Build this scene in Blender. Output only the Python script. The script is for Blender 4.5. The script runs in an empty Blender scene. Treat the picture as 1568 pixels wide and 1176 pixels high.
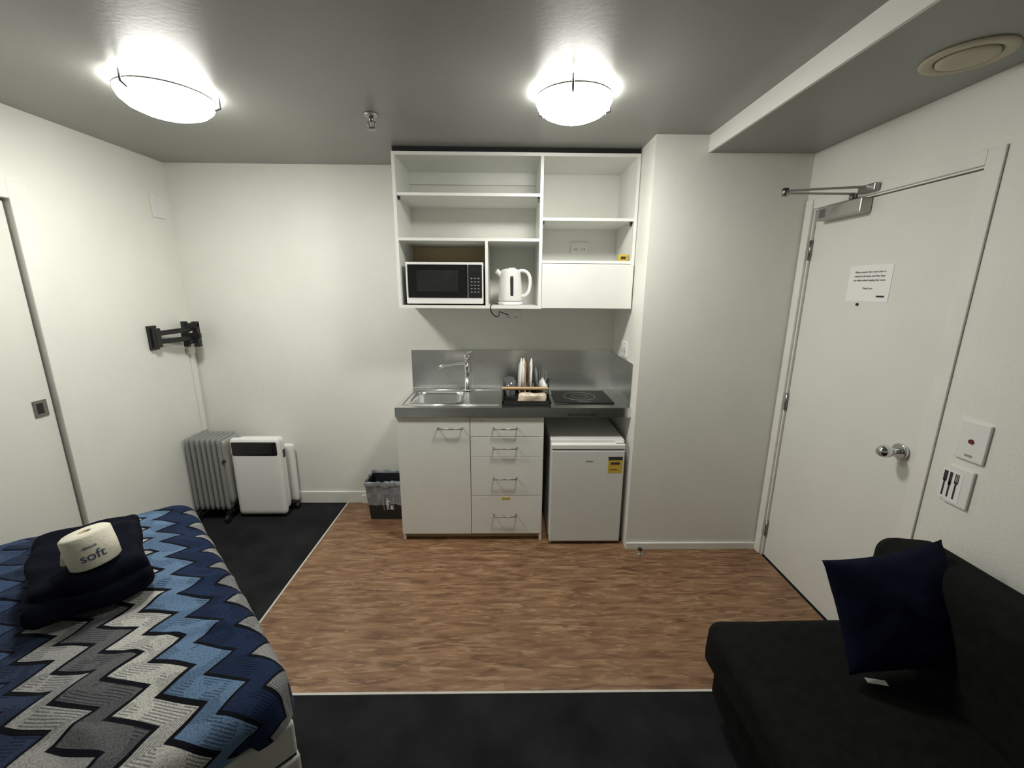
import bpy, bmesh, math, random
from mathutils import Vector, Matrix, noise
random.seed(4)
S=bpy.context.scene
S.view_settings.view_transform='Standard'
S.view_settings.look='None'
COL=S.collection
# ------------------------------------------------------------ materials
def new_mat(name):
    m=bpy.data.materials.new(name); m.use_nodes=True
    nt=m.node_tree; b=nt.nodes['Principled BSDF']
    return m,nt,b
def pbr(name,col,rough=.5,metal=0,bump=0,bscale=200,var=0,vscale=6,emit=None,es=0,trans=0,alpha=1,coat=0,stretch=None,spec=None):
    m,nt,b=new_mat(name)
    b.inputs['Base Color'].default_value=(*col,1)
    b.inputs['Roughness'].default_value=rough
    b.inputs['Metallic'].default_value=metal
    if spec is not None: b.inputs['Specular IOR Level'].default_value=spec
    if coat: b.inputs['Coat Weight'].default_value=coat
    if trans: b.inputs['Transmission Weight'].default_value=trans
    if alpha<1: b.inputs['Alpha'].default_value=alpha
    if emit:
        b.inputs['Emission Color'].default_value=(*emit,1); b.inputs['Emission Strength'].default_value=es
    tc=nt.nodes.new('ShaderNodeTexCoord'); mp=nt.nodes.new('ShaderNodeMapping')
    nt.links.new(tc.outputs['Object'],mp.inputs['Vector'])
    if stretch: mp.inputs['Scale'].default_value=stretch
    if bump:
        n=nt.nodes.new('ShaderNodeTexNoise'); n.inputs['Scale'].default_value=bscale; n.inputs['Detail'].default_value=3
        nt.links.new(mp.outputs[0],n.inputs['Vector'])
        bp=nt.nodes.new('ShaderNodeBump'); bp.inputs['Strength'].default_value=bump; bp.inputs['Distance'].default_value=.004
        nt.links.new(n.outputs['Fac'],bp.inputs['Height']); nt.links.new(bp.outputs[0],b.inputs['Normal'])
    if var:
        n=nt.nodes.new('ShaderNodeTexNoise'); n.inputs['Scale'].default_value=vscale; n.inputs['Detail'].default_value=4
        nt.links.new(mp.outputs[0],n.inputs['Vector'])
        r=nt.nodes.new('ShaderNodeValToRGB')
        r.color_ramp.elements[0].position=.3; r.color_ramp.elements[1].position=.7
        r.color_ramp.elements[0].color=(*[c*(1-var) for c in col],1); r.color_ramp.elements[1].color=(*[min(1,c*(1+var)) for c in col],1)
        nt.links.new(n.outputs['Fac'],r.inputs[0]); nt.links.new(r.outputs[0],b.inputs['Base Color'])
    return m
M={}
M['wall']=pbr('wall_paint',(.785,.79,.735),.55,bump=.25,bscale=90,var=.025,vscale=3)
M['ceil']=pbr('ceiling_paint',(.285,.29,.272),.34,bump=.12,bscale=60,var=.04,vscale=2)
M['white']=pbr('white_melamine',(.79,.80,.76),.3,var=.02)
M['doorp']=pbr('door_gloss_paint',(.75,.755,.70),.35,bump=.1,bscale=40,var=.02,vscale=4)
M['trim']=pbr('trim_paint',(.79,.79,.74),.35,var=.03)
M['strip']=pbr('floor_edge_strip',(.58,.57,.52),.45,var=.08,vscale=12)
M['plastic']=pbr('white_plastic',(.80,.80,.78),.35,var=.01)
M['fridge']=pbr('fridge_enamel',(.70,.71,.69),.3,bump=.06,bscale=300,var=.01)
M['black']=pbr('black_plastic',(.012,.012,.013),.35,var=.1)
M['blackgl']=pbr('black_glass',(.008,.008,.009),.08,var=.1)
M['mwwin']=pbr('microwave_window',(.02,.022,.022),.15,var=.2)
M['dark']=pbr('dark_grey_plastic',(.022,.024,.026),.5,var=.15)
M['steel']=pbr('brushed_stainless',(.86,.87,.86),.21,1,bump=.085,bscale=60,var=.05,vscale=4,stretch=(1,30,30))
M['chrome']=pbr('chrome',(.70,.70,.70),.12,1,var=.02)
M['handle']=pbr('satin_nickel',(.30,.30,.29),.3,1,var=.04)
M['grey']=pbr('heater_grey_enamel',(.25,.26,.25),.4,var=.05)
M['lgrey']=pbr('light_grey_metal',(.45,.45,.43),.4,.6,var=.04)
M['tan']=pbr('raw_particle_board',(.52,.41,.25),.7,bump=.2,bscale=300,var=.15,vscale=120)
M['wood']=pbr('bamboo',(.55,.36,.18),.5,var=.12,vscale=20)
M['navy']=pbr('navy_fabric',(.0030,.0050,.0185),.9,bump=.5,bscale=500,var=.25,vscale=14,spec=.12)
M['navyd']=pbr('navy_fleece',(.0040,.0054,.0125),.95,bump=.8,bscale=350,var=.35,vscale=20,spec=.1)
M['sofa']=pbr('charcoal_upholstery',(.0095,.010,.0095),.95,bump=.6,bscale=600,var=.25,vscale=30,spec=.12)
M['tissue']=pbr('tissue_paper',(.76,.73,.60),.8,bump=.4,bscale=120,var=.05,vscale=30)
M['paper']=pbr('paper',(.86,.86,.84),.6,var=.01)
M['ink']=pbr('ink',(.03,.03,.035),.7,var=.05)
M['navyink']=pbr('navy_ink',(.05,.07,.16),.6,var=.05)
M['yellow']=pbr('yellow_label',(.60,.42,.05),.5,var=.05)
M['red']=pbr('red_indicator',(.16,.012,.025),.4,var=.05)
M['beige']=pbr('vent_beige',(.50,.46,.34),.5,var=.06)
M['bag']=pbr('bin_liner_plastic',(.38,.42,.46),.3,bump=.9,bscale=40,var=.3,vscale=25,alpha=.7)
M['glass']=pbr('clear_glass',(.9,.95,.93),.05,trans=.9,var=.01)
M['bread']=pbr('bread_wrap',(.62,.52,.40),.3,bump=.6,bscale=60,var=.25,vscale=30)
M['gap']=pbr('shadow_gap_black',(.01,.01,.01),.9,var=.1)
M['base']=pbr('bed_base_fabric',(.60,.60,.57),.7,bump=.2,bscale=300,var=.05)
def lampmat():
    # opal bowl: emission is weighted to the underside, lighting walls more than the ceiling
    m,nt,b=new_mat('opal_lamp_glass'); N=nt.nodes; Lk=nt.links.new
    b.inputs['Base Color'].default_value=(.9,.9,.88,1); b.inputs['Roughness'].default_value=.3
    b.inputs['Emission Color'].default_value=(1,.985,.92,1)
    tc=N.new('ShaderNodeTexCoord'); sp=N.new('ShaderNodeSeparateXYZ'); Lk(tc.outputs['Normal'],sp.inputs[0])
    ab=N.new('ShaderNodeMath'); ab.operation='ABSOLUTE'; Lk(sp.outputs[2],ab.inputs[0])
    pw=N.new('ShaderNodeMath'); pw.operation='POWER'; Lk(ab.outputs[0],pw.inputs[0]); pw.inputs[1].default_value=3.2
    ma=N.new('ShaderNodeMath'); ma.operation='MULTIPLY_ADD'; Lk(pw.outputs[0],ma.inputs[0]); ma.inputs[1].default_value=112; ma.inputs[2].default_value=6.5
    Lk(ma.outputs[0],b.inputs['Emission Strength'])
    return m
M['lamp']=lampmat()
def carpet():
    m,nt,b=new_mat('charcoal_carpet'); b.inputs['Roughness'].default_value=1; b.inputs['Specular IOR Level'].default_value=.05
    tc=nt.nodes.new('ShaderNodeTexCoord')
    n=nt.nodes.new('ShaderNodeTexNoise'); n.inputs['Scale'].default_value=260; n.inputs['Detail'].default_value=4
    n2=nt.nodes.new('ShaderNodeTexNoise'); n2.inputs['Scale'].default_value=5
    ad=nt.nodes.new('ShaderNodeMath'); ad.operation='MULTIPLY'
    r=nt.nodes.new('ShaderNodeValToRGB'); r.color_ramp.elements[0].position=.12; r.color_ramp.elements[1].position=.42
    r.color_ramp.elements[0].color=(.011,.012,.0122,1); r.color_ramp.elements[1].color=(.028,.030,.031,1)
    nt.links.new(tc.outputs['Object'],n.inputs['Vector']); nt.links.new(tc.outputs['Object'],n2.inputs['Vector'])
    nt.links.new(n.outputs['Fac'],ad.inputs[0]); nt.links.new(n2.outputs['Fac'],ad.inputs[1]); nt.links.new(ad.outputs[0],r.inputs[0]); nt.links.new(r.outputs[0],b.inputs['Base Color'])
    bp=nt.nodes.new('ShaderNodeBump'); bp.inputs['Strength'].default_value=.7; bp.inputs['Distance'].default_value=.004
    nt.links.new(n.outputs['Fac'],bp.inputs['Height']); nt.links.new(bp.outputs[0],b.inputs['Normal'])
    return m
M['carpet']=carpet()
def vinyl():
    m,nt,b=new_mat('woodgrain_vinyl'); b.inputs['Roughness'].default_value=.40
    tc=nt.nodes.new('ShaderNodeTexCoord')
    def nz(sc,scale,det,dist=0):
        mp=nt.nodes.new('ShaderNodeMapping'); mp.inputs['Scale'].default_value=sc
        nt.links.new(tc.outputs['Object'],mp.inputs['Vector'])
        n=nt.nodes.new('ShaderNodeTexNoise'); n.inputs['Scale'].default_value=scale; n.inputs['Detail'].default_value=det; n.inputs['Distortion'].default_value=dist
        nt.links.new(mp.outputs[0],n.inputs['Vector']); return n
    a=nz((1,5.5,1),6,8,.9); r=nt.nodes.new('ShaderNodeValToRGB'); e=r.color_ramp.elements
    e[0].position=.30; e[0].color=(.120,.058,.028,1); e[1].position=.72; e[1].color=(.35,.215,.120,1)
    x=e.new(.46); x.color=(.200,.105,.052,1); x=e.new(.56); x.color=(.240,.131,.067,1)
    nt.links.new(a.outputs['Fac'],r.inputs[0])
    c=nz((1,6.5,1),8,5,1.2); r2=nt.nodes.new('ShaderNodeValToRGB'); r2.color_ramp.elements[0].position=.57; r2.color_ramp.elements[1].position=.64
    r2.color_ramp.elements[0].color=(0,0,0,1); r2.color_ramp.elements[1].color=(.65,.65,.65,1)
    nt.links.new(c.outputs['Fac'],r2.inputs[0])
    mx=nt.nodes.new('ShaderNodeMix'); mx.data_type='RGBA'
    nt.links.new(r2.outputs[0],mx.inputs['Factor']); nt.links.new(r.outputs[0],mx.inputs[6]); mx.inputs[7].default_value=(.38,.245,.148,1)
    nt.links.new(mx.outputs[2],b.inputs['Base Color'])
    return m
M['vinyl']=vinyl()
def duvet_mat():
    m,nt,b=new_mat('zigzag_duvet_cotton'); b.inputs['Roughness'].default_value=.9; b.inputs['Specular IOR Level'].default_value=.15
    N=nt.nodes; Lk=nt.links.new
    uv=N.new('ShaderNodeUVMap'); uv.uv_map='flat'
    sp=N.new('ShaderNodeSeparateXYZ'); Lk(uv.outputs[0],sp.inputs[0])
    def mt(op,a,b2=None,c=None):
        n=N.new('ShaderNodeMath'); n.operation=op
        for i,v in enumerate((a,b2,c)):
            if v is None: continue
            if isinstance(v,(int,float)): n.inputs[i].default_value=v
            else: Lk(v,n.inputs[i])
        return n.outputs[0]
    u,w=sp.outputs[0],sp.outputs[1]
    ph=mt('FRACT',mt('DIVIDE',w,.140))
    up=mt('DIVIDE',ph,.66); dn=mt('DIVIDE',mt('SUBTRACT',1.0,ph),.34)
    tri=mt('MINIMUM',up,dn)
    uu=mt('ADD',u,mt('MULTIPLY',tri,.080))
    fr=mt('FRACT',mt('DIVIDE',mt('ADD',uu,.10),.74))
    r=N.new('ShaderNodeValToRGB'); r.color_ramp.interpolation='CONSTANT'; e=r.color_ramp.elements
    K=(.004,.005,.010,1)
    stops=[(0,(.06,.10,.20,1)),(.105,K),(.125,(.30,.30,.30,1)),(.225,K),(.245,(.014,.028,.075,1)),(.365,K),(.385,(.14,.23,.37,1)),(.50,K),(.525,(.56,.56,.52,1)),(.63,K),(.655,(.13,.135,.14,1)),(.76,K),(.785,(.36,.36,.35,1)),(.875,K),(.895,(.03,.045,.09,1)),(.985,K)]
    e[0].position=0; e[0].color=stops[0][1]; e[1].position=stops[1][0]; e[1].color=stops[1][1]
    for p,c in stops[2:]:
        x=e.new(p); x.color=c
    Lk(fr,r.inputs[0])
    ha=mt('SINE',mt('MULTIPLY',uu,620)); hb=mt('GREATER_THAN',ha,.2)
    nz=N.new('ShaderNodeTexNoise'); nz.inputs['Scale'].default_value=9; Lk(uv.outputs[0],nz.inputs['Vector'])
    hm=mt('MULTIPLY',hb,mt('GREATER_THAN',nz.outputs['Fac'],.49)); hm=mt('MULTIPLY',hm,.75)
    mx=N.new('ShaderNodeMix'); mx.data_type='RGBA'; mx.blend_type='MULTIPLY'; Lk(hm,mx.inputs['Factor']); Lk(r.outputs[0],mx.inputs[6]); mx.inputs[7].default_value=(.25,.26,.30,1)
    nf=N.new('ShaderNodeTexNoise'); nf.inputs['Scale'].default_value=220; Lk(uv.outputs[0],nf.inputs['Vector'])
    mx2=N.new('ShaderNodeMix'); mx2.data_type='RGBA'; mx2.blend_type='MULTIPLY'; mx2.inputs['Factor'].default_value=.7
    Lk(mx.outputs[2],mx2.inputs[6]); 
    rr=N.new('ShaderNodeValToRGB'); rr.color_ramp.elements[0].position=.35; rr.color_ramp.elements[0].color=(.40,.40,.40,1); rr.color_ramp.elements[1].position=.62
    Lk(nf.outputs['Fac'],rr.inputs[0]); Lk(rr.outputs[0],mx2.inputs[7])
    Lk(mx2.outputs[2],b.inputs['Base Color'])
    bp=N.new('ShaderNodeBump'); bp.inputs['Strength'].default_value=.3; bp.inputs['Distance'].default_value=.002
    Lk(nf.outputs['Fac'],bp.inputs['Height']); Lk(bp.outputs[0],b.inputs['Normal'])
    return m
M['duvet']=duvet_mat()
# ------------------------------------------------------------ mesh helpers
def mk(name,bm,mat,smooth=False):
    me=bpy.data.meshes.new(name); bmesh.ops.recalc_face_normals(bm,faces=bm.faces); bm.to_mesh(me); bm.free()
    if smooth:
        for p in me.polygons: p.use_smooth=True
    me.materials.append(M[mat] if isinstance(mat,str) else mat)
    o=bpy.data.objects.new(name,me); COL.objects.link(o); return o
def add_box(bm,x0,x1,y0,y1,z0,z1):
    r=bmesh.ops.create_cube(bm,size=1)
    for v in r['verts']:
        v.co=Vector(((x0+x1)/2+v.co.x*(x1-x0),(y0+y1)/2+v.co.y*(y1-y0),(z0+z1)/2+v.co.z*(z1-z0)))
    return r['verts']
def box(name,x0,x1,y0,y1,z0,z1,mat,bev=0,seg=2):
    bm=bmesh.new(); add_box(bm,x0,x1,y0,y1,z0,z1)
    if bev: bmesh.ops.bevel(bm,geom=bm.edges[:],offset=bev,segments=seg,profile=.5,affect='EDGES')
    return mk(name,bm,mat)
def boxes(name,lst,mat,bev=0):
    bm=bmesh.new()
    for b in lst: add_box(bm,*b)
    if bev: bmesh.ops.bevel(bm,geom=bm.edges[:],offset=bev,segments=2,profile=.5,affect='EDGES')
    return mk(name,bm,mat)
def cyl(name,p0,p1,r0,r1=None,mat='chrome',seg=32,bev=0):
    r1=r0 if r1 is None else r1
    p0=Vector(p0);p1=Vector(p1); d=p1-p0
    bm=bmesh.new(); bmesh.ops.create_cone(bm,cap_ends=True,segments=seg,radius1=r0,radius2=r1,depth=d.length)
    if bev:
        ed=[e for e in bm.edges if any(len(f.verts)>4 for f in e.link_faces)]
        bmesh.ops.bevel(bm,geom=ed,offset=bev,segments=3,profile=.5,affect='EDGES')
    q=Vector((0,0,1)).rotation_difference(d.normalized()).to_matrix().to_4x4()
    bm.transform(Matrix.Translation((p0+p1)/2)@q)
    o=mk(name,bm,mat)
    for p in o.data.polygons: p.use_smooth=len(p.vertices)<=4
    return o
def lathe(name,prof,c,mat,seg=48,rot=None):
    bm=bmesh.new(); rings=[]
    for r,z in prof:
        if r<1e-5: rings.append([bm.verts.new((0,0,z))])
        else: rings.append([bm.verts.new((r*math.cos(2*math.pi*i/seg),r*math.sin(2*math.pi*i/seg),z)) for i in range(seg)])
    for a,b in zip(rings,rings[1:]):
        for i in range(seg):
            j=(i+1)%seg
            if len(a)==1 and len(b)==1: continue
            if len(a)==1: bm.faces.new((a[0],b[i],b[j]))
            elif len(b)==1: bm.faces.new((a[i],a[j],b[0]))
            else: bm.faces.new((a[i],a[j],b[j],b[i]))
    mtx=Matrix.Translation(c)@(rot.to_4x4() if rot else Matrix.Identity(4)); bm.transform(mtx)
    return mk(name,bm,mat,True)
def tube(name,pts,r,mat,smooth=False,cyc=False,res=8):
    cu=bpy.data.curves.new(name,'CURVE'); cu.dimensions='3D'; cu.bevel_depth=r; cu.bevel_resolution=4; cu.use_fill_caps=True
    s=cu.splines.new('NURBS' if smooth else 'POLY'); s.points.add(len(pts)-1)
    for p,q in zip(s.points,pts): p.co=(*q,1)
    if smooth: s.order_u=min(4,len(pts)); s.use_endpoint_u=not cyc; s.resolution_u=res
    s.use_cyclic_u=cyc
    t=bpy.data.objects.new(name+'_c',cu); COL.objects.link(t)
    bpy.context.view_layer.update()
    me=bpy.data.meshes.new_from_object(t.evaluated_get(bpy.context.evaluated_depsgraph_get()))
    bpy.data.objects.remove(t); bpy.data.curves.remove(cu)
    me.name=name; me.materials.clear(); me.materials.append(M[mat])
    for p in me.polygons: p.use_smooth=True
    o=bpy.data.objects.new(name,me); COL.objects.link(o); return o
def softbox(name,c,half,r,mat,rot=None,n=18,noi=0,nsc=4,seed=0,lean=0,sag=0):
    bm=bmesh.new(); bmesh.ops.create_cube(bm,size=2)
    bmesh.ops.subdivide_edges(bm,edges=bm.edges[:],cuts=n,use_grid_fill=True)
    h=Vector(half)
    for v in bm.verts:
        q=Vector([math.copysign(abs(t)**.7,t)*hh for t,hh in zip(v.co,h)])
        inn=Vector([max(-(hh-r),min(hh-r,t)) for t,hh in zip(q,h)])
        d=q-inn
        p=inn+d.normalized()*r if d.length>1e-9 else q
        if sag:
            k=(1-(q.x/h.x)**2)*(1-(q.y/h.y)**2); p.z+=sag*k*(1 if q.z>0 else 0)
        if noi:
            s=Vector((seed,seed*.7,0)); nn=noise.noise_vector(p*nsc+s)*noi; p+=nn
        if lean: p.x+=lean*(p.z)
        v.co=p
    m=Matrix.Translation(c)@(rot.to_4x4() if rot else Matrix.Identity(4)); bm.transform(m)
    return mk(name,bm,mat,True)
def text(name,body,size,mtx,mat,ext=.0004,bend=None,align='CENTER'):
    cu=bpy.data.curves.new(name,'FONT'); cu.body=body; cu.size=size; cu.extrude=ext; cu.align_x=align; cu.align_y='CENTER'
    t=bpy.data.objects.new(name+'_t',cu); COL.objects.link(t); bpy.context.view_layer.update()
    me=bpy.data.meshes.new_from_object(t.evaluated_get(bpy.context.evaluated_depsgraph_get()))
    bpy.data.objects.remove(t)
    if bend:
        for v in me.vertices:
            a=v.co.x/bend; R=bend+v.co.z; v.co=Vector((R*math.sin(a),v.co.y,R*math.cos(a)-bend))
    me.transform(mtx); me.materials.clear(); me.materials.append(M[mat]); me.name=name
    o=bpy.data.objects.new(name,me); COL.objects.link(o); return o
def group(name,parts):
    bpy.context.view_layer.update()
    lo=Vector((1e9,)*3);hi=-lo
    for p in parts:
        for v in p.data.vertices:
            w=p.matrix_world@v.co
            for i in range(3): lo[i]=min(lo[i],w[i]);hi[i]=max(hi[i],w[i])
    e=bpy.data.objects.new(name,None); e.empty_display_size=.1
    e.location=((lo.x+hi.x)/2,(lo.y+hi.y)/2,lo.z); COL.objects.link(e)
    inv=Matrix.Translation(-e.location)
    for p in parts:
        p.parent=e; p.matrix_parent_inverse=inv
    return e
def facing(origin,right,up):
    r=Vector(right).normalized();u=Vector(up).normalized();n=r.cross(u)
    m=Matrix((r,u,n)).transposed().to_4x4(); return Matrix.Translation(origin)@m
# ------------------------------------------------------------ room shell
XL,XR,D,H=-2.208,1.61,2.964,2.4
YB=-1.3
box('floor',XL-.1,XR+.1,YB-.1,D+.1,-.1,0,'carpet')
box('floor_vinyl',-1.212,XR,1.389,D,0.0,.003,'vinyl')
box('trim_1',-1.219,-1.209,1.385,D-.012,.0,.005,'strip')
box('trim_2',-1.219,XR,1.384,1.394,.0,.005,'strip')
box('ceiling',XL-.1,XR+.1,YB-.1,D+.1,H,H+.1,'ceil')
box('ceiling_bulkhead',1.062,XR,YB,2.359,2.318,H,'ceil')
box('trim_3',1.050,1.062,YB,2.359,2.316,H,'white')
box('wall_back',XL-.1,XR+.1,D,D+.1,0,H,'wall')
box('wall_front',XL-.1,XR+.1,YB-.1,YB,0,H,'wall')
box('wall_column',.772,XR,2.359,D,0,H,'wall')
boxes('wall_right',[(XR,XR+.1,YB,1.50,0,H),(XR,XR+.1,2.300,D,0,H),(XR,XR+.1,1.50,2.300,2.035,H)],'wall')
boxes('wall_left',[(XL-.1,XL,2.02,D,0,H),(XL-.1,XL,YB,1.15,0,H),(XL-.1,XL,1.15,2.02,2.0,H)],'wall')
boxes('baseboard_back',[(-1.63,-.69,D-.012,D,0.003,.095),(-1.10,-.96,D-.022,D-.012,.003,.07)],'trim',.002)
box('baseboard_column',.772,1.60,2.347,2.359,.003,.048,'trim',.002)
P=[box('slab',XR+.012,XR+.05,1.508,2.286,.008,2.025,'doorp',.001),
   boxes('dark_reveal',[(XR+.05,XR+.09,1.50,2.30,0.001,2.035)],'gap'),
   boxes('frame_lining',[(XR+.001,XR+.05,1.5005,1.505,.004,2.034),(XR+.001,XR+.05,2.290,2.2995,.004,2.034),(XR+.001,XR+.05,1.505,2.29,2.029,2.0345)],'trim'),
   boxes('architrave',[(XR-.008,XR-.0005,1.445,1.500,.004,2.085),(XR-.014,XR-.0005,2.300,2.350,.004,2.085)],'trim',.003),
   box('architrave_head',XR-.008,XR-.0005,1.500,2.300,2.036,2.085,'trim',.003)]
for i,z in enumerate((1.83,1.0,.19)):
    P.append(cyl('hinge_%d'%i,(XR+.004,2.289,z-.05),(XR+.004,2.289,z+.05),.008,mat='handle',seg=12))
P.append(cyl('knob_rose',(XR+.011,1.575,.985),(XR-.004,1.575,.985),.033,mat='chrome',bev=.004))
P.append(cyl('knob_stem',(XR,1.575,.985),(XR-.045,1.575,.985),.012,mat='chrome'))
P.append(lathe('knob',[(0,-.030),(.014,-.028),(.024,-.016),(.027,0),(.024,.014),(.014,.024),(0,.026)],(XR-.058,1.575,.985),'chrome',rot=Matrix.Rotation(math.pi/2,3,'Y')))
group('door_1',P)
zb=1.995
P=[box('body',XR-.040,XR+.011,1.95,2.22,zb-.032,zb+.032,'lgrey',.006),
   box('body_screw_plate',XR-.043,XR-.040,2.16,2.20,zb-.02,zb+.02,'handle',.001),
   cyl('pinion',(XR-.02,2.03,zb+.030),(XR-.02,2.03,zb+.062),.014,mat='handle'),
   box('frame_shoe',XR-.035,XR-.009,1.90,1.99,2.045,2.075,'handle',.003)]
E=Vector((1.30,2.07,2.062))
def bar(name,a,b,w,t,mat):
    a=Vector(a);b=Vector(b);d=b-a
    bm=bmesh.new(); add_box(bm,0,d.length,-w/2,w/2,-t/2,t/2); bmesh.ops.bevel(bm,geom=bm.edges[:],offset=min(w,t)*.25,segments=2,affect='EDGES')
    x=d.normalized(); z=Vector((0,0,1)); y=z.cross(x).normalized(); z=x.cross(y)
    bm.transform(Matrix.Translation(a)@Matrix((x,y,z)).transposed().to_4x4()); return mk(name,bm,mat)
P+=[bar('main_arm',(XR-.02,2.03,2.055),E,.022,.007,'lgrey'),bar('fore_arm',E+Vector((0,0,.012)),(XR-.025,1.95,2.068),.018,.008,'lgrey'),cyl('elbow',E-Vector((0,0,.012)),E+Vector((0,0,.022)),.014,mat='handle')]
group('door_closer',P)
P=[box('sheet',XR+.0105,XR+.0118,1.78,2.005,1.575,1.735,'paper')]
rt=Vector((0,-1,0)); upv=Vector((0,0,1))
for i,l in enumerate(['Please ensure the room door is','closed at all times and that keys','are taken when leaving the room','','Thank you']):
    if l: P.append(text('line_%d'%i,l,.0125,facing((XR+.0100,1.893,1.705-.018*i),rt,upv),'ink'))
P.append(box('logo',XR+.0098,XR+.0104,1.80,1.84,1.595,1.603,'ink'))
P.append(cyl('pin',(XR+.011,1.93,1.562),(XR+.006,1.93,1.562),.006,mat='black',seg=12))
group('door_notice',P)
P=[box('slab',XL-.06,XL-.022,1.16,2.012,.01,1.99,'doorp',.001),
   boxes('architrave',[(XL+.0005,XL+.012,2.015,2.095,.003,2.08),(XL+.0005,XL+.012,1.07,1.15,.003,2.08)],'trim',.003),
   box('architrave_head',XL+.0005,XL+.012,1.15,2.015,2.0,2.08,'trim',.003),
   box('flush_pull',XL-.021,XL-.016,1.925,1.985,1.01,1.09,'handle',.002),
   box('flush_pull_recess',XL-.0159,XL-.0150,1.937,1.965,1.025,1.075,'black')]
group('door_2',P)
# ------------------------------------------------------------ switches / sockets
def plate(name,c,nrm,w,h,toggles=1,mat='plastic'):
    R={'-x':(Vector((0,-1,0))),'+x':Vector((0,1,0)),'-y':Vector((1,0,0))}[nrm]
    m=facing(c,R,(0,0,1)); out=[]
    def b(n,x0,x1,y0,y1,z0,z1,mt,bev):
        o=box(n,x0,x1,y0,y1,z0,z1,mt,bev); o.data.transform(m); return o
    out.append(b('plate',-w/2,w/2,-h/2,h/2,.0005,.010,mat,.003))
    for i in range(toggles):
        x=(i-(toggles-1)/2)*w*.45
        out.append(b('rocker_%d'%i,x-.006,x+.006,h*.12,h*.34,.010,.014,mat,.001))
        if toggles>1:
            out.append(b('slots_%d'%i,x-.010,x-.006,-h*.2,-h*.05,.0101,.0106,'ink',0)); out.append(b('slott_%d'%i,x+.006,x+.010,-h*.2,-h*.05,.0101,.0106,'ink',0))
    return out,m
o,_=plate('s',(XL,2.85,2.115),'+x',.09,.135); group('light_switch',o)
o,_=plate('s',(.50,D,1.895),'-y',.115,.075,2); group('wall_socket',o)
o,_=plate('s',(.045,D,1.437),'-y',.115,.075,2); group('wall_socket',o)
o,_=plate('s',(.772,2.66,1.247),'-x',.115,.095,2); group('wall_socket',o)
o,m=plate('s',(XR,1.326,1.120),'-x',.092,.138,0)
q=cyl('red_button',(0,0,.010),(0,0,.014),.008,mat='red',seg=20); q.data.transform(m); o.append(q)
q=box('label',-.012,.012,-.055,-.047,.0101,.0105,'lgrey'); q.data.transform(m); o.append(q)
group('call_button_plate',o)
o,m=plate('s',(XR,1.333,.948),'-x',.080,.14,0)
q=box('sticker',-.056,.012,-.060,.052,.0101,.0108,'paper'); q.data.transform(m); o.append(q)
for i,x in enumerate((-.044,-.026,-.006)):
    bm=bmesh.new(); add_box(bm,x-.0025,x+.0025,-.050,.010,.011,.0122)
    if i==0: add_box(bm,x-.006,x+.006,.005,.044,.011,.0122)
    elif i==1: add_box(bm,x-.005,x+.004,-.005,.044,.011,.0122)
    else:
        for k in (-.006,-.001,.004): add_box(bm,x+k,x+k+.002,.012,.044,.011,.0122)
        add_box(bm,x-.006,x+.006,.008,.014,.011,.0122)
    q=mk('cutlery_icon_%d'%i,bm,'ink'); q.data.transform(m); o.append(q)
group('switch_plate_with_sticker',o)
P=[box('wall_plate',XL+.0005,XL+.02,2.60,2.66,1.235,1.385,'black',.003),
   bar('arm_upper',(XL+.03,2.63,1.335),(-2.12,2.86,1.345),.03,.03,'black'),
   bar('arm_lower',(XL+.03,2.63,1.285),(-2.12,2.86,1.285),.03,.03,'black'),
   box('arm_root',XL+.018,XL+.05,2.61,2.65,1.25,1.37,'black',.004),
   box('head_plate_left',-2.180,-2.150,2.845,2.875,1.225,1.395,'black',.003),
   box('head_plate_right',-2.110,-2.075,2.845,2.875,1.225,1.395,'black',.003),
   box('head_cross_top',-2.180,-2.075,2.85,2.87,1.355,1.385,'black',.003),
   box('head_cross_mid',-2.185,-2.060,2.84,2.86,1.285,1.320,'black',.003),
   cyl('knob',(-2.12,2.845,1.26),(-2.12,2.82,1.26),.014,mat='black')]
group('tv_wall_bracket',P)
P=[box('duct',XL+.0005,XL+.018,2.915,2.950,.60,1.17,'trim',.003),box('duct_box',XL+.0005,XL+.022,2.89,2.955,1.165,1.21,'trim',.004)]
group('cable_trunking',P)
# ------------------------------------------------------------ base cabinet
x0,x1,yf=-.669,.239,2.454
P=[boxes('carcass',[(x0,x0+.016,yf+.018,D-.002,.003,.853),(x1-.016,x1,yf+.002,D-.002,.003,.853),(-.226,-.21,yf+.02,D-.002,.05,.853),(x0+.016,x1-.016,yf+.02,D-.002,.05,.066),(x0+.016,x1-.016,D-.012,D-.004,.066,.853)],'white'),
   box('kickboard',x0+.016,x1-.016,yf+.045,yf+.06,.003,.05,'tan'),
   box('door_panel',x0,-.2205,yf,yf+.017,.052,.850,'white',.0015)]
zz=[.052,.3245,.5935,.7235,.850]
for i in range(4):
    P.append(box('drawer_front_%d'%i,-.2165,x1-.002,yf,yf+.017,zz[i]+.0015,zz[i+1]-.0015,'white',.0015))
def pull(n,xa,xb,z):
    y=yf
    return tube(n,[(xa,y,z),(xa,y-.028,z),(xb,y-.028,z),(xb,y,z)],.0045,'handle')
P+=[pull('handle_door',-.415,-.265,.783)]
for i,z in enumerate((.783,.654,.450,.19)): P.append(pull('handle_%d'%i,-.072,.072,z))
P.append(box('sticker',-.022,.032,yf-.0008,yf-.0001,.296,.312,'yellow'))
group('kitchen_cabinet',P)
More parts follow.
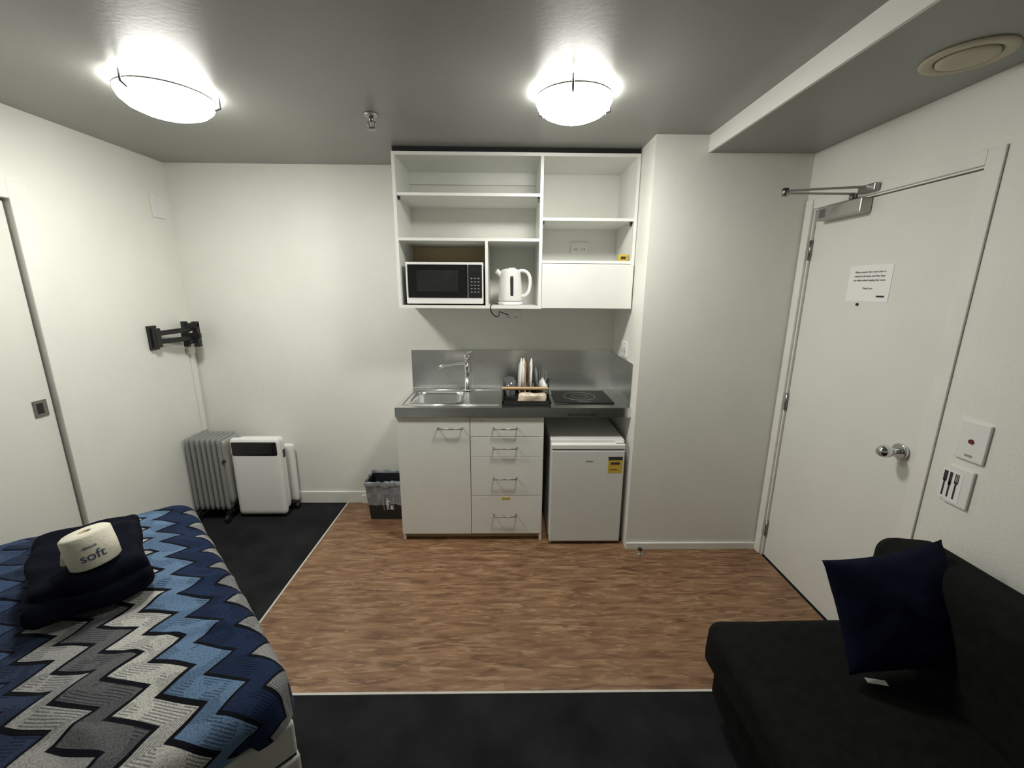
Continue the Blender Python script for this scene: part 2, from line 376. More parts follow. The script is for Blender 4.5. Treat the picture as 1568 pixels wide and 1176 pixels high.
# ------------------------------------------------------------ countertop, sink
cx0,cx1,cy,cz0,cz=-.672,.771,2.440,.855,.915
sx0,sx1,sy0,sy1=-.605,-.285,2.545,2.845
bm=bmesh.new()
for b in [(cx0,sx0,cy,D-.001,cz0,cz),(sx1,cx1,cy,D-.001,cz0,cz),(sx0,sx1,cy,sy0,cz0,cz),(sx0,sx1,sy1,D-.001,cz0,cz)]: add_box(bm,*b)
top=mk('top',bm,'steel')
def basin(name,x0,x1,y0,y1,ztop,depth,r,mat):
    bm=bmesh.new(); rings=[]
    def rr(ins,z,rad,n=8):
        pts=[]
        for cxx,cyy,a0 in ((x1-rad,y1-rad,0),(x0+rad,y1-rad,90),(x0+rad,y0+rad,180),(x1-rad,y0+rad,270)):
            for k in range(n+1):
                a=math.radians(a0+90*k/n); R=rad-ins
                pts.append(bm.verts.new((cxx+R*math.cos(a),cyy+R*math.sin(a),z)))
        return pts
    for ins,z in ((-.022,ztop+.0015),(-.012,ztop+.004),(0,ztop+.002),(.004,ztop-.02),(.008,ztop-depth+.03),(.018,ztop-depth+.008),(.04,ztop-depth)):
        rings.append(rr(ins,z,r))
    for a,b in zip(rings,rings[1:]):
        for i in range(len(a)):
            j=(i+1)%len(a); bm.faces.new((a[i],a[j],b[j],b[i]))
    bm.faces.new(rings[-1])
    return mk(name,bm,mat,True)
sk=basin('sink_basin',sx0+.004,sx1-.004,sy0+.004,sy1-.004,cz,.15,.055,'steel')
dr=cyl('drain',(-.445,2.70,cz-.150),(-.445,2.70,cz-.146),.035,mat='chrome')
rim=tube('drainboard_rim',[(-.64,2.50,cz+.002),(-.04,2.50,cz+.002),(-.04,2.895,cz+.002),(-.64,2.895,cz+.002)],.003,'steel',cyc=True)
gr=boxes('drain_grooves',[(-.24+.035*i,-.235+.035*i,2.53,2.86,cz,cz+.002) for i in range(5)],'steel')
vt=boxes('vent_slots',[(.385+.012*i,.391+.012*i,cy-.0008,cy+.0002,.866,.880) for i in range(15)],'black')
group('kitchen_countertop',[top,sk,dr,rim,gr,vt])
sp=box('back_panel',cx0,cx1-.004,D-.006,D-.001,cz+.0005,1.194,'steel',.001)
s2=box('side_panel',cx1-.005,cx1,2.46,D-.0065,cz+.0005,1.185,'steel',.001)
sm=boxes('joint_seams',[(-.252,-.250,D-.0068,D-.0059,cz+.001,1.193)],'handle')
group('stainless_splashback',[sp,s2,sm])
fx,fy=-.268,2.872
P=[cyl('base',(fx,fy,cz+.003),(fx,fy,cz+.014),.026,mat='chrome',bev=.004),cyl('body',(fx,fy,cz+.012),(fx,fy,1.15),.018,.017,'chrome'),
   tube('spout',[(fx,fy,1.105),(fx-.02,fy-.02,1.125),(fx-.10,fy-.075,1.120),(fx-.17,fy-.12,1.118),(fx-.185,fy-.13,1.100)],.011,'chrome',True),
   cyl('cap',(fx,fy,1.15),(fx,fy,1.178),.021,.018,'chrome',bev=.004),
   bar('lever',(fx,fy,1.182),(fx+.045,fy-.05,1.205),.014,.007,'chrome')]
group('kitchen_faucet',P)
P=[box('glass_top',.315,.69,2.535,2.855,cz+.0005,cz+.008,'blackgl',.002)]
def ring(n,c,r,w,mat):
    return lathe(n,[(r-w,0),(r-w,.0006),(r,.0006),(r,0)],c,mat,64)
P+=[ring('heat_ring_outer',(.495,2.70,cz+.008),.105,.003,'lgrey'),ring('heat_ring_inner',(.495,2.70,cz+.008),.055,.0015,'grey'),box('control_mark',.46,.54,2.55,2.556,cz+.008,cz+.0086,'lgrey')]
group('induction_cooktop',P)
rx0,rx1,ry0,ry1=-.02,.285,2.50,2.80
P=[boxes('tray',[(rx0,rx1,ry0,ry1,cz+.002,cz+.008),(rx0,rx1,ry0,ry0+.008,cz+.008,cz+.026),(rx0,rx1,ry1-.008,ry1,cz+.008,cz+.026),(rx0,rx0+.008,ry0,ry1,cz+.008,cz+.026),(rx1-.008,rx1,ry0,ry1,cz+.008,cz+.026)],'black')]
for k,z in enumerate((.95,1.00)):
    P.append(tube('wire_%d'%k,[(rx0+.01,ry0+.06,z),(rx1-.01,ry0+.06,z),(rx1-.01,ry1-.01,z),(rx0+.01,ry1-.01,z)],.003,'black',cyc=True))
for i in range(9):
    x=rx0+.02+i*.033
    P.append(tube('divider_%d'%i,[(x,ry0+.06,1.0),(x,ry0+.06,.94),(x,ry0+.16,.94),(x,ry0+.16,1.03),(x,ry0+.165,.94),(x,ry1-.01,.94),(x,ry1-.01,1.0)],.0022,'black'))
for i,(x,y) in enumerate(((rx0+.01,ry0+.06),(rx1-.01,ry0+.06),(rx0+.01,ry1-.01),(rx1-.01,ry1-.01))):
    P.append(tube('post_%d'%i,[(x,y,cz+.01),(x,y,1.0)],.0035,'black'))
P.append(tube('front_wood_bar',[(rx0-.0,ry0+.05,1.012),(rx1-.02,ry0+.05,1.012)],.009,'wood'))
P.append(tube('side_loop',[(rx1-.01,ry0+.10,1.0),(rx1,ry0+.10,1.07),(rx1,ry0+.20,1.07),(rx1-.01,ry0+.20,1.0)],.004,'black',True))
def plate_d(n,x,y,r,tilt,mat='plastic'):
    return lathe(n,[(0,0),(r*.6,0),(r,.012),(r,.016),(r*.6,.005),(0,.005)],(x,y,.945+r),mat,48,Matrix.Rotation(math.radians(90+tilt),3,'Y'))
for i,(x,r) in enumerate(((.085,.120),(.100,.120),(.150,.120),(.190,.09))):
    P.append(plate_d('plate_%d'%i,x,ry0+.175,r,3 if i!=3 else -4,'plastic' if i<3 else 'grey'))
P.append(box('chopping_board',.118,.130,ry0+.08,ry0+.27,.945,1.165,'wood',.003))
P.append(lathe('glass_0',[(.028,0),(.034,.10),(.032,.10),(.026,.004),(0,.004)],(.025,ry0+.22,.945),'glass'))
P.append(lathe('glass_1',[(.028,0),(.034,.10),(.032,.10),(.026,.004),(0,.004)],(.035,ry0+.13,.945),'glass'))
P.append(lathe('bowl',[(0,.0),(.025,.0),(.050,.022),(.062,.055),(.059,.055),(.047,.025),(.022,.006),(0,.006)],(.222,ry0+.13,.985),'plastic',40,Matrix.Rotation(math.radians(62),3,'Y')))
for i in range(5):
    P.append(tube('cutlery_%d'%i,[(.215+.012*i,ry0+.22,.95),(.21+.016*i,ry0+.22+.01*i,1.09+.01*(i%2))],.004,'chrome'))
P.append(softbox('food_packet',(.165,ry0+.030,cz+.040),(.088,.021,.030),.019,'bread',noi=.012,nsc=20,n=12))
group('dish_rack',P)
# ------------------------------------------------------------ mini fridge
fx0,fx1,fy0=.283,.742,2.405
P=[box('body',fx0,fx1,fy0+.055,2.90,.03,.690,'fridge',.006),
   box('top_lid',fx0-.001,fx1+.001,fy0+.03,2.90,.690,.712,'fridge',.006),
   box('door',fx0,fx1,fy0,fy0+.050,.022,.655,'fridge',.010,3),
   box('door_cap',fx0,fx1,fy0-.002,fy0+.052,.658,.694,'plastic',.008,3),
   box('grip_shadow',fx0+.01,fx1-.01,fy0+.006,fy0+.05,.654,.659,'gap'),
   box('hinge_cap',fx1-.06,fx1-.01,fy0+.005,fy0+.04,.695,.704,'plastic',.002),
   box('energy_label',.640,.728,fy0-.0008,fy0-.0001,.505,.612,'yellow'),
   box('energy_label_head',.640,.728,fy0-.0014,fy0-.0009,.590,.612,'ink'),
   box('energy_label_bar',.655,.712,fy0-.0014,fy0-.0009,.560,.575,'ink'),
   box('energy_label_foot',.650,.700,fy0-.0014,fy0-.0009,.525,.530,'ink'),
   box('badge',.500,.545,fy0-.0012,fy0-.0001,.580,.586,'grey')]
for i,(x,y) in enumerate(((fx0+.04,fy0+.09),(fx1-.04,fy0+.09),(fx0+.04,2.86),(fx1-.04,2.86))):
    P.append(cyl('foot_%d'%i,(x,y,.003),(x,y,.03),.016,mat='black',seg=16))
group('mini_fridge',P)
# ------------------------------------------------------------ wall shelf unit
ux0,ux1,uy,uz0,uz1=-.647,.768,2.579,1.504,2.372
t=.018; dv=.207
L=[(ux0,ux0+t,uy,D-.001,uz0,uz1),(ux1-t,ux1,uy,D-.001,uz0,uz1),(ux0+t,ux1-t,uy,D-.001,uz1-t,uz1),(ux0+t,ux1-t,uy,D-.001,uz0,uz0+t),(dv-t/2,dv+t/2,uy,D-.001,uz0+t,uz1-t),
   (ux0+t,dv-t/2,uy+.004,D-.001,2.142,2.158),(ux0+t,dv-t/2,uy,D-.001,1.895,1.911),(-.122,-.106,uy,D-.001,uz0+t,1.895),
   (dv+t/2,ux1-t,uy+.004,D-.001,2.012,2.028),(dv+t/2,ux1-t,uy+.004,D-.001,1.772,1.788)]
P=[boxes('panels',L,'white'),box('flap_door',dv+t/2+.001,ux1-t+.012,uy-.016,uy-.001,uz0+.004,1.768,'white',.0015),
   box('niche_back_board',ux0+t,-.124,D-.008,D-.002,uz0+t,1.893,'tan'),
   box('top_gap_shade',ux0+.004,ux1,uy+.012,uy+.028,uz1,H-.0005,'gap'),  # black strip standing in for the shade in the gap above the unit
   box('hanging_rail',ux0+t,dv-t/2,D-.02,D-.002,uz1-.09,uz1-t,'white'),
   boxes('shelf_pins',[(ux0+t,ux0+t+.012,uy+.03,uy+.045,2.125,2.142),(dv-t/2-.012,dv-t/2,uy+.03,uy+.045,2.118,2.142),(ux1-t-.012,ux1-t,uy+.03,uy+.045,1.99,2.012),(dv+t/2,dv+t/2+.012,uy+.03,uy+.045,1.995,2.012)],'dark')]
group('wall_shelf_unit',P)
mz=uz0+t+.001
mx0,mx1,my=-.600,-.135,2.592
P=[box('casing',mx0,mx1,my+.012,2.92,mz+.008,mz+.252,'plastic',.006),
   box('front_frame',mx0,mx1,my,my+.014,mz+.008,mz+.252,'plastic',.004),
   box('door_glass',mx0+.012,mx1-.094,my-.005,my-.0002,mz+.045,mz+.238,'blackgl',.002),
   box('window_mesh',mx0+.065,mx1-.150,my-.0058,my-.0051,mz+.080,mz+.205,'mwwin',.0),
   box('control_panel',mx1-.090,mx1-.008,my-.005,my-.0002,mz+.045,mz+.238,'black',.002),
   box('display',mx1-.080,mx1-.020,my-.006,my-.0051,mz+.195,mz+.222,'mwwin'),
   boxes('buttons',[(mx1-.076+.021*i,mx1-.065+.021*i,my-.0062,my-.0051,mz+.075+.02*j,mz+.081+.02*j) for i in range(3) for j in range(5)],'grey'),
   boxes('feet',[(mx0+.03,mx0+.06,my+.03,my+.06,mz,mz+.008),(mx1-.06,mx1-.03,my+.03,my+.06,mz,mz+.008),(mx0+.03,mx0+.06,2.86,2.89,mz,mz+.008),(mx1-.06,mx1-.03,2.86,2.89,mz,mz+.008)],'black')]
group('microwave_oven',P)
kx,ky=.030,2.70
P=[lathe('power_base',[(0,0),(.078,0),(.080,.012),(.074,.02),(0,.02)],(kx,ky,mz),'plastic'),
   lathe('jug',[(0,.022),(.072,.022),(.076,.035),(.074,.10),(.066,.18),(.062,.205),(.058,.214),(.03,.222),(0,.224)],(kx,ky,mz),'plastic'),
   tube('handle',[(kx+.052,ky-.01,mz+.205),(kx+.085,ky-.015,mz+.215),(kx+.122,ky-.02,mz+.19),(kx+.125,ky-.02,mz+.13),(kx+.115,ky-.02,mz+.07),(kx+.085,ky-.015,mz+.052),(kx+.062,ky-.01,mz+.055)],.011,'plastic',True),
   tube('spout',[(kx-.05,ky,mz+.17),(kx-.075,ky-.005,mz+.20),(kx-.088,ky-.008,mz+.208)],.016,'plastic',True),
   softbox('water_gauge',(kx+.008,ky-.071,mz+.115),(.010,.006,.060),.005,'dark',n=8),
   box('lid_button',kx-.01,kx+.03,ky-.03,ky-.01,mz+.218,mz+.226,'plastic',.002)]
group('electric_kettle',P)
group('power_cord',[tube('cord',[(-.045,2.64,mz+.006),(-.085,2.60,mz+.012),(-.095,2.57,mz-.005),(-.09,2.565,mz-.04),(-.06,2.60,mz-.075),(-.035,2.70,mz-.07),(-.05,2.80,mz-.04),(-.03,2.90,mz-.06),(.02,2.945,mz-.08)],.0035,'black',True)])
P=[softbox('pack',(.712,2.62,1.788+.021),(.030,.014,.020),.008,'yellow',n=8,noi=.003,nsc=30),box('label',.692,.722,2.604,2.606,1.800,1.815,'ink')]
group('sponge_pack',P)
# ------------------------------------------------------------ heater, purifier, bin
P=[]
hx0,hy=-2.195,2.80
for i in range(7):
    x=hx0+.018+i*.036
    P.append(softbox('fin_%d'%i,(x,hy,.345),(.013,.095,.265),.0125,'grey',n=10))
P.append(tube('header_top',[(hx0,hy,.58),(hx0+.24,hy,.58)],.02,'grey')); P.append(tube('header_bottom',[(hx0,hy,.11),(hx0+.24,hy,.11)],.02,'grey'))
P.append(softbox('control_box',(hx0+.258,hy,.36),(.013,.085,.235),.012,'lgrey',n=10))
P.append(cyl('dial',(hx0+.258,hy-.086,.45),(hx0+.258,hy-.098,.45),.011,mat='black'))
P.append(boxes('wheel_bars',[(hx0+.03,hx0+.05,hy-.12,hy+.12,.055,.075),(hx0+.235,hx0+.255,hy-.12,hy+.12,.055,.075)],'black'))
for i,(x,y) in enumerate(((hx0+.04,hy-.115),(hx0+.04,hy+.115),(hx0+.245,hy-.115),(hx0+.245,hy+.115))):
    P.append(cyl('wheel_%d'%i,(x-.01,y,.029),(x+.01,y,.029),.028,mat='black',seg=20,bev=.004))
group('oil_heater',P)
ax0,ax1,ay0,ay1=-1.912,-1.572,2.742,2.845
P=[softbox('front_shell',((ax0+ax1)/2,ay0+.025,.312),((ax1-ax0)/2,.025,.290),.024,'plastic',n=18),
   softbox('rear_shell',((ax0+ax1)/2+.010,ay0+.070,.318),((ax1-ax0)/2-.016,.036,.274),.025,'plastic',n=14),
   softbox('top_panel',((ax0+ax1)/2,ay0+.021,.527),((ax1-ax0)/2-.005,.0235,.062),.022,'blackgl',n=14),
   box('seam',ax0+.02,ax1-.02,ay0+.046,ay0+.049,.05,.58,'dark'),
   box('side_grip',ax1-.010,ax1-.004,ay0+.055,ay0+.085,.44,.50,'dark',.002)]
for i,(x,y) in enumerate(((ax0+.05,ay0+.03),(ax1-.04,ay0+.03),(ax0+.05,ay1-.03),(ax1-.04,ay1-.02))):
    P.append(cyl('castor_%d'%i,(x-.01,y,.018),(x+.01,y,.018),.017,mat='black',seg=16))
group('air_purifier',P)
px0,px1,py0=-1.80,-1.560,2.893
P=[softbox('panel',((px0+px1)/2,py0+.020,.275),((px1-px0)/2,.020,.225),.012,'plastic',n=14),
   boxes('front_rib',[(px0+.03+.03*i,px0+.040+.03*i,py0-.001,py0+.001,.10,.45) for i in range(7)],'trim'),
   boxes('feet',[(px0+.03,px0+.05,py0-.025,py0+.06,.001,.055),(px1-.04,px1-.02,py0-.025,py0+.06,.001,.055)],'black',.003),
   cyl('castor',(px1-.012,py0-.01,.022),(px1+.012,py0-.01,.022),.021,mat='black',seg=18)]
group('panel_heater',P)
def frustum(bm,c,h0,h1,z0,z1,open_top=True):
    vs=[]
    for (hx,hy),z in ((h0,z0),(h1,z1)):
        vs.append([bm.verts.new((c[0]+sx*hx,c[1]+sy*hy,z)) for sx,sy in ((-1,-1),(1,-1),(1,1),(-1,1))])
    for i in range(4):
        j=(i+1)%4; bm.faces.new((vs[0][i],vs[0][j],vs[1][j],vs[1][i]))
    bm.faces.new(vs[0][::-1]); return vs
bc=(-.845,2.79)
bm=bmesh.new(); frustum(bm,bc,(.115,.075),(.135,.095),.004,.285)
bo=mk('bucket',bm,'dark'); md=bo.modifiers.new('s','SOLIDIFY'); md.thickness=.004
bm=bmesh.new(); n=96; rings=[]
for k,(sc,z) in enumerate(((.90,.12),(.98,.22),(1.0,.300),(1.02,.306),(1.045,.298),(1.055,.285),(1.05,.270))):
    rg=[]
    for i in range(n):
        a=2*math.pi*i/n; ca,sa=math.cos(a),math.sin(a)
        m_=max(abs(ca),abs(sa)); px,py=ca/m_,sa/m_
        w=1+.03*noise.noise(Vector((ca*6,sa*6,k*1.7)))
        rg.append(bm.verts.new((bc[0]+px*.135*sc*w,bc[1]+py*.095*sc*w,z+.016*noise.noise(Vector((ca*5,sa*5,k*.6+9))) )))
    rings.append(rg)
for a,b in zip(rings,rings[1:]):
    for i in range(n):
        j=(i+1)%n; bm.faces.new((a[i],a[j],b[j],b[i]))
ln=mk('bin_liner',bm,'bag',True)
P=[bo,ln]
def pic(n,x0,x1,z0,z1): 
    o=box(n,x0,x1,-.0008,.0,z0,z1,'paper'); 
    o.data.transform(Matrix.Translation((-.828,2.79-.0835-.0055,.13))@Matrix.Rotation(math.atan2(.02,.281),4,'X')); return o
P+=[pic('icon_body',-.012,.004,-.01,.03),pic('icon_leg_a',-.012,-.006,-.045,-.01),pic('icon_leg_b',-.001,.005,-.045,-.01),pic('icon_head',-.009,.001,.033,.044),pic('icon_arm',.004,.022,.018,.024),pic('icon_bin',.014,.032,-.045,-.012),pic('icon_frame_l',-.032,-.030,-.05,.05),pic('icon_frame_r',.037,.039,-.05,.05)]
group('waste_bin',P)
P=[cyl('base',(.845,2.30,.003),(.845,2.30,.010),.020,mat='chrome',bev=.002),cyl('post',(.845,2.30,.010),(.845,2.30,.03),.012,mat='chrome'),cyl('rubber',(.845,2.30,.03),(.845,2.30,.042),.015,mat='black',bev=.003)]
group('door_stop',P)
# ------------------------------------------------------------ ceiling fixtures
def lamp(c,r):
    z=H
    prof=[(r*.97,-.018),(r,-.026),(r*.995,-.040),(r*.94,-.058),(r*.81,-.077),(r*.6,-.092),(r*.4,-.100),(r*.2,-.104),(0,-.105)]
    P=[lathe('glass_bowl',prof,(c[0],c[1],z),'lamp',64),
       lathe('base_pan',[(0,-.001),(r*.80,-.001),(r*.84,-.012),(0,-.012)],(c[0],c[1],z),'plastic'),
       lathe('rim',[(r*1.002,-.029),(r*1.018,-.032),(r*1.018,-.027),(r*1.002,-.024)],(c[0],c[1],z),'handle')]
    for i in range(3):
        a=math.radians(i*120+20); dx,dy=math.cos(a),math.sin(a)
        P.append(tube('clip_%d'%i,[(c[0]+dx*r*.84,c[1]+dy*r*.84,z-.010),(c[0]+dx*(r+.016),c[1]+dy*(r+.016),z-.012),(c[0]+dx*(r+.016),c[1]+dy*(r+.016),z-.048),(c[0]+dx*(r*.965),c[1]+dy*(r*.965),z-.058)],.005,'handle'))
    return group('ceiling_light',P)
lamp((.275,1.90),.155); lamp((-1.37,1.92),.165)
P=[cyl('escutcheon',(-.62,2.15,H-.001),(-.62,2.15,H-.010),.032,.026,'lgrey'),cyl('stem',(-.62,2.15,H-.008),(-.62,2.15,H-.035),.010,mat='handle'),
   tube('frame',[(-.635,2.15,H-.03),(-.64,2.15,H-.05),(-.62,2.15,H-.065),(-.60,2.15,H-.05),(-.605,2.15,H-.03)],.003,'handle',True),
   cyl('deflector',(-.62,2.15,H-.064),(-.62,2.15,H-.067),.022,mat='handle')]
group('fire_sprinkler',P)
zc=2.318
P=[lathe('outer_ring',[(.075,-.001),(.11,-.001),(.108,-.006),(.098,-.009),(.080,-.008),(.075,-.003)],(1.395,1.43,zc),'beige'),
   lathe('centre_disc',[(0,-.004),(.072,-.004),(.070,-.010),(.05,-.012),(0,-.013)],(1.395,1.43,zc),'beige')]
group('ceiling_vent',P)
# ------------------------------------------------------------ bed
poly=[(-.555,.95),(-1.60,1.985),(-2.16,1.655),(-2.16,.30),(-1.67,-.16)]
A=Vector((-1.60,1.985)); Bv=Vector((-.565,.95)); dd=(Bv-A).normalized(); nn_=Vector((dd.y,-dd.x)); 
if nn_.x>0: nn_=-nn_
def prism(name,pts,z0,z1,mat,bev):
    bm=bmesh.new(); a=[bm.verts.new((x,y,z0)) for x,y in pts]; b=[bm.verts.new((x,y,z1)) for x,y in pts]
    for i in range(len(pts)):
        j=(i+1)%len(pts); bm.faces.new((a[i],a[j],b[j],b[i]))
    bm.faces.new(a); bm.faces.new(b); bmesh.ops.recalc_face_normals(bm,faces=bm.faces)
    if bev: bmesh.ops.bevel(bm,geom=bm.edges[:],offset=bev,segments=3,profile=.5,affect='EDGES')
    return mk(name,bm,mat)
ce=Vector((sum(p[0] for p in poly)/5,sum(p[1] for p in poly)/5))
def inset(pts,d):
    out=[]; n=len(pts)
    for i in range(n):
        p=Vector(pts[i]); a=(Vector(pts[i])-Vector(pts[i-1])).normalized(); b=(Vector(pts[(i+1)%n])-p).normalized()
        na=Vector((-a.y,a.x)); nb=Vector((-b.y,b.x))
        if na.dot(ce-p)<0: na=-na
        if nb.dot(ce-p)<0: nb=-nb
        k=d/(1+na.dot(nb)); out.append(tuple(p+(na+nb)*k))
    return out
ins=inset(poly,.026)
P=[prism('base',ins,.03,.30,'base',.010),prism('base_seam',inset(poly,.034),.298,.306,'gap',0),prism('upper_base',inset(poly,.030),.306,.42,'base',.010),prism('mattress',inset(poly,.04),.42,.535,'paper',.03)]
for i,(x,y) in enumerate(inset(poly,.12)): P.append(cyl('leg_%d'%i,(x,y,.0),(x,y,.04),.025,mat='black',seg=16))
Rr=.055
edge=inset(poly,.012+Rr)
def smooth_outline(pts,rad,step=.012):
    out=[]; n=len(pts)
    for i in range(n):
        p=Vector(pts[i]); a=(Vector(pts[i-1])-p).normalized(); b=(Vector(pts[(i+1)%n])-p).normalized()
        s=p+a*rad; e=p+b*rad
        for k in range(9):
            t_=k/8; out.append(s*(1-t_)**2+p*2*t_*(1-t_)+e*t_*t_)
        nx=Vector(pts[(i+1)%n]); c=(p-nx).normalized(); e2=nx+c*rad; L_=(e2-e).length; m_=max(1,int(L_/step))
        for k in range(1,m_): out.append(e.lerp(e2,k/m_))
    return out
ol=smooth_outline(edge,.06)
n=len(ol); nor=[]
for i in range(n):
    tg=(ol[(i+1)%n]-ol[i-1]).normalized(); v=Vector((-tg.y,tg.x))
    if v.dot(ol[i]-ce)<0: v=-v
    nor.append(v)
bm=bmesh.new(); uvs={}
zt=.555
def uvof(p): q=p-A; return (q.dot(nn_),q.dot(dd))
def wr(p): 
    v=Vector((p.x,p.y,0))
    a1=abs(noise.noise(Vector((p.x*4+p.y*4,(p.x-p.y)*1.2,5)))); a2=abs(noise.noise(Vector((p.x*2.2-p.y*1.0+4,p.y*5,1.5))))
    return .016*noise.noise(v*3.2)+.009*noise.noise(v*9+Vector((3,1,0)))+.016*a1+.018*(1-min(1,a2*5))*.6
rings=[]; c0=bm.verts.new((ce.x,ce.y,zt+.03+wr(ce))); uvs[c0]=uvof(ce)
NR=90
for k in range(1,NR+1):
    r=k/NR; rg=[]
    for i in range(n):
        p=ce+(ol[i]-ce)*r
        z=zt+.028*(1-r**5)+wr(p)
        v=bm.verts.new((p.x,p.y,z)); uvs[v]=uvof(p); rg.append(v)
    rings.append(rg)
hang=.075; q=Rr*math.pi/2
steps=[q*k/6 for k in range(1,7)]+[q+hang*k/10 for k in range(1,11)]
for l in steps:
    rg=[]
    for i in range(n):
        if l<=q: o_=Rr*math.sin(l/Rr); dn=Rr*(1-math.cos(l/Rr))
        else:
            f=(l-q)/hang; o_=Rr+.008*f*math.sin(i*.16+2*noise.noise(Vector((i*.03,0,0))))+.012*f*noise.noise(Vector((i*.06,2,l*4))); dn=Rr+(l-q)*(1+.5*noise.noise(Vector((i*.03,7,0))))
        p=ol[i]+nor[i]*o_; p.x=max(p.x,-2.195)
        z=zt+wr(ol[i])-dn
        v=bm.verts.new((p.x,p.y,z)); uvs[v]=uvof(ol[i]+nor[i]*l); rg.append(v)
    rings.append(rg)
for i in range(n): bm.faces.new((c0,rings[0][i],rings[0][(i+1)%n]))
for a,b in zip(rings,rings[1:]):
    for i in range(n):
        j=(i+1)%n; bm.faces.new((a[i],a[j],b[j],b[i]))
lay=bm.loops.layers.uv.new('flat')
for f in bm.faces:
    for l in f.loops: l[lay].uv=uvs[l.vert]
dv_=mk('duvet',bm,'duvet',True); P.append(dv_)
group('bed',P)
ang=math.atan2(dd.y,dd.x); R3=Matrix.Rotation(ang,3,'Z')
bc3=Vector((-1.470,1.322,.608))
P=[softbox('lower_fold',bc3+Vector((0,0,.040)),(.225,.150,.040),.034,'navyd',R3,n=30,noi=.020,nsc=8,seed=1),
   softbox('upper_fold',bc3+Vector((-.005,.008,.088)),(.216,.142,.032),.026,'navyd',R3,n=30,noi=.024,nsc=9,seed=5)]
tg=box('care_tag',-.020,.020,-.0006,.0006,-.006,.006,'paper'); tg.data.transform(Matrix.Translation(bc3+Vector((.155,-.098,.066)))@Matrix.Rotation(math.radians(25),4,'Z')@Matrix.Rotation(math.radians(-25),4,'X')); P.append(tg)
group('folded_blanket',P)
rc=Vector((-1.352,1.236,.732)); tilt=Matrix.Rotation(math.radians(-2),3,'X')@Matrix.Rotation(math.radians(-12),3,'Y'); kk=.86
P=[lathe('roll',[(.020*kk,.130*kk),(.020*kk,.0),(.066*kk,.0),(.074*kk,.008*kk),(.076*kk,.055*kk),(.074*kk,.123*kk),(.064*kk,.131*kk),(.020*kk,.130*kk)],rc,'tissue',64,tilt),
   lathe('core',[(.0205*kk,.002),(.0205*kk,.129*kk),(.018*kk,.129*kk),(.018*kk,.002)],rc,'tan',32,tilt)]
fc=(Vector((0,0,0))-Vector((rc.x,rc.y,0))).normalized(); base=Matrix.Translation(rc)@tilt.to_4x4()
rgt=Vector((0,0,1)).cross(fc); rr_=.0768*kk
def on_roll(n,b,s,z,aoff=0):
    m=base@Matrix.Rotation(aoff,4,'Z')@facing(fc*rr_+Vector((0,0,z)),rgt,(0,0,1)); return text(n,b,s,m,'navyink',.0003,bend=rr_)
P+=[on_roll('print_word','soft',.042,.042),on_roll('print_small','tissue',.015,.074)]
P.append(softbox('loose_wrap',rc+Vector((-.058,-.03,.044)),(.012,.022,.026),.008,'tissue',Matrix.Rotation(.6,3,'Z'),n=8,noi=.016,nsc=25))
group('toilet_roll',P)
# ------------------------------------------------------------ sofa
P=[softbox('seat_base',(1.13,.36,.175),(.345,.935,.075),.03,'sofa',n=16,noi=.003,nsc=5),
   softbox('seat_cushion',(1.125,.375,.335),(.375,.950,.095),.055,'sofa',n=30,noi=.008,nsc=4,sag=.012),
   softbox('backrest',(1.43,.38,.575),(.120,.965,.195),.070,'sofa',Matrix.Rotation(math.radians(5),3,'Y'),n=30,noi=.008,nsc=4,seed=3)]
for i,(x,y) in enumerate(((.86,1.2),(1.4,1.2),(.86,-.45),(1.4,-.45))): P.append(cyl('leg_%d'%i,(x,y,.0),(x,y,.11),.018,.026,'black',seg=16))
tg=box('care_tag',-.028,.028,-.009,.009,0,.001,'paper'); tg.data.transform(Matrix.Translation((1.145,1.03,.449))@Matrix.Rotation(math.radians(-12),4,'Z')); P.append(tg)
group('sofa',P)
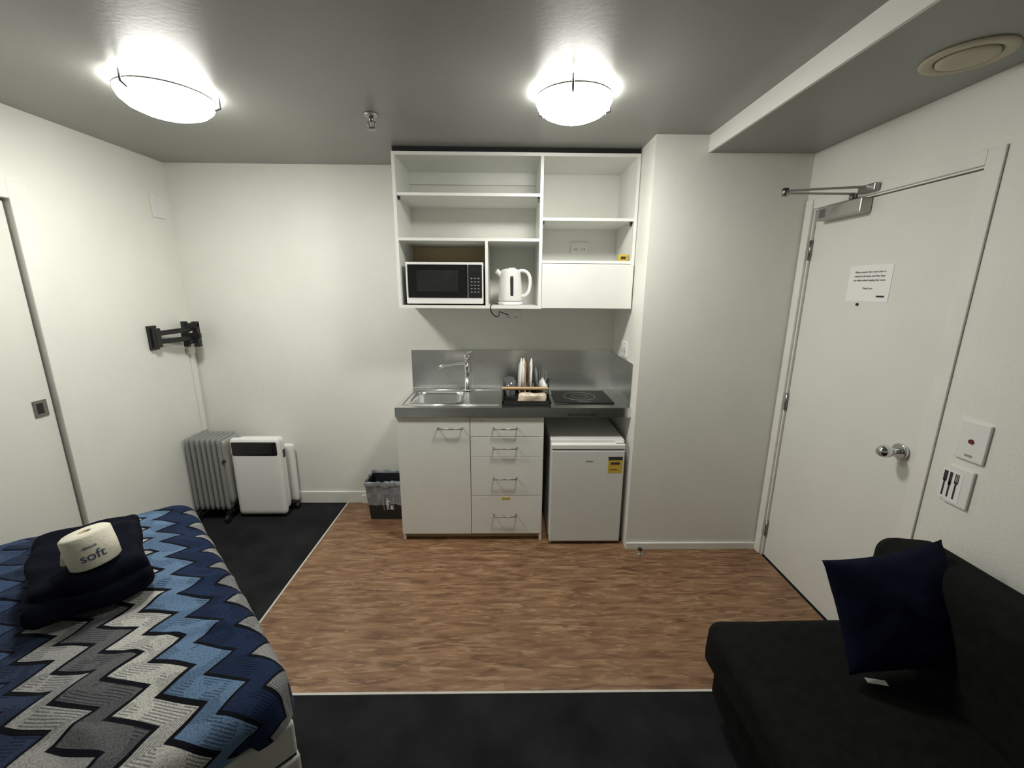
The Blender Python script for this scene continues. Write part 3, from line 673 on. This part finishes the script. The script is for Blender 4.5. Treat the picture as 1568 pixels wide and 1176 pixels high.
def pillow(name,corners,T,mat):
    TL,TR,BR,BL=[Vector(c) for c in corners]; N=40
    bm=bmesh.new(); nrm=(TR-TL).cross(BL-TL).normalized()
    for side in (1,-1):
        g=[]
        for i in range(N+1):
            row=[]
            for j in range(N+1):
                u=-1+2*i/N; v=-1+2*j/N
                pu=u*(1-.09*(1-v*v)); pv=v*(1-.09*(1-u*u))
                a=(pu+1)/2; b=(pv+1)/2
                p=(TL*(1-a)+TR*a)*(1-b)+(BL*(1-a)+BR*a)*b
                th=T*((1-u*u)*(1-v*v))**.42
                th*=1+.16*noise.noise(Vector((u*2.5,v*2.5,side*3)))+.05*noise.noise(Vector((u*7,v*7,side*3)))
                row.append(bm.verts.new(p+nrm*th*side))
            g.append(row)
        for i in range(N):
            for j in range(N): bm.faces.new((g[i][j],g[i+1][j],g[i+1][j+1],g[i][j+1]))
    bmesh.ops.remove_doubles(bm,verts=bm.verts,dist=.0005)
    return mk(name,bm,mat,True)
pillow('throw_pillow',[(1.010,1.155,.785),(1.440,1.205,.825),(1.41,.985,.53),(1.055,1.03,.475)],.065,'navy')
# ------------------------------------------------------------ camera & world
f,pi,ya,ro=638.2,math.radians(12.89),math.radians(.93),math.radians(.35)
cp,sn=math.cos(pi),math.sin(pi); cyw,syw=math.cos(ya),math.sin(ya)
F=Vector((syw*cp,cyw*cp,-sn)); R=Vector((cyw,-syw,0)); U=R.cross(F)
R2=R*math.cos(ro)+U*math.sin(ro); U2=-R*math.sin(ro)+U*math.cos(ro)
cd=bpy.data.cameras.new('camera'); cam=bpy.data.objects.new('camera',cd); COL.objects.link(cam)
cam.matrix_world=Matrix.Translation((0,0,1.623))@Matrix((R2,U2,-F)).transposed().to_4x4()
cd.sensor_width=36; cd.lens=36*f/1568; cd.clip_start=.02
S.camera=cam
w=bpy.data.worlds.new('world'); S.world=w; w.use_nodes=True
w.node_tree.nodes['Background'].inputs[0].default_value=(.02,.02,.025,1); w.node_tree.nodes['Background'].inputs[1].default_value=1
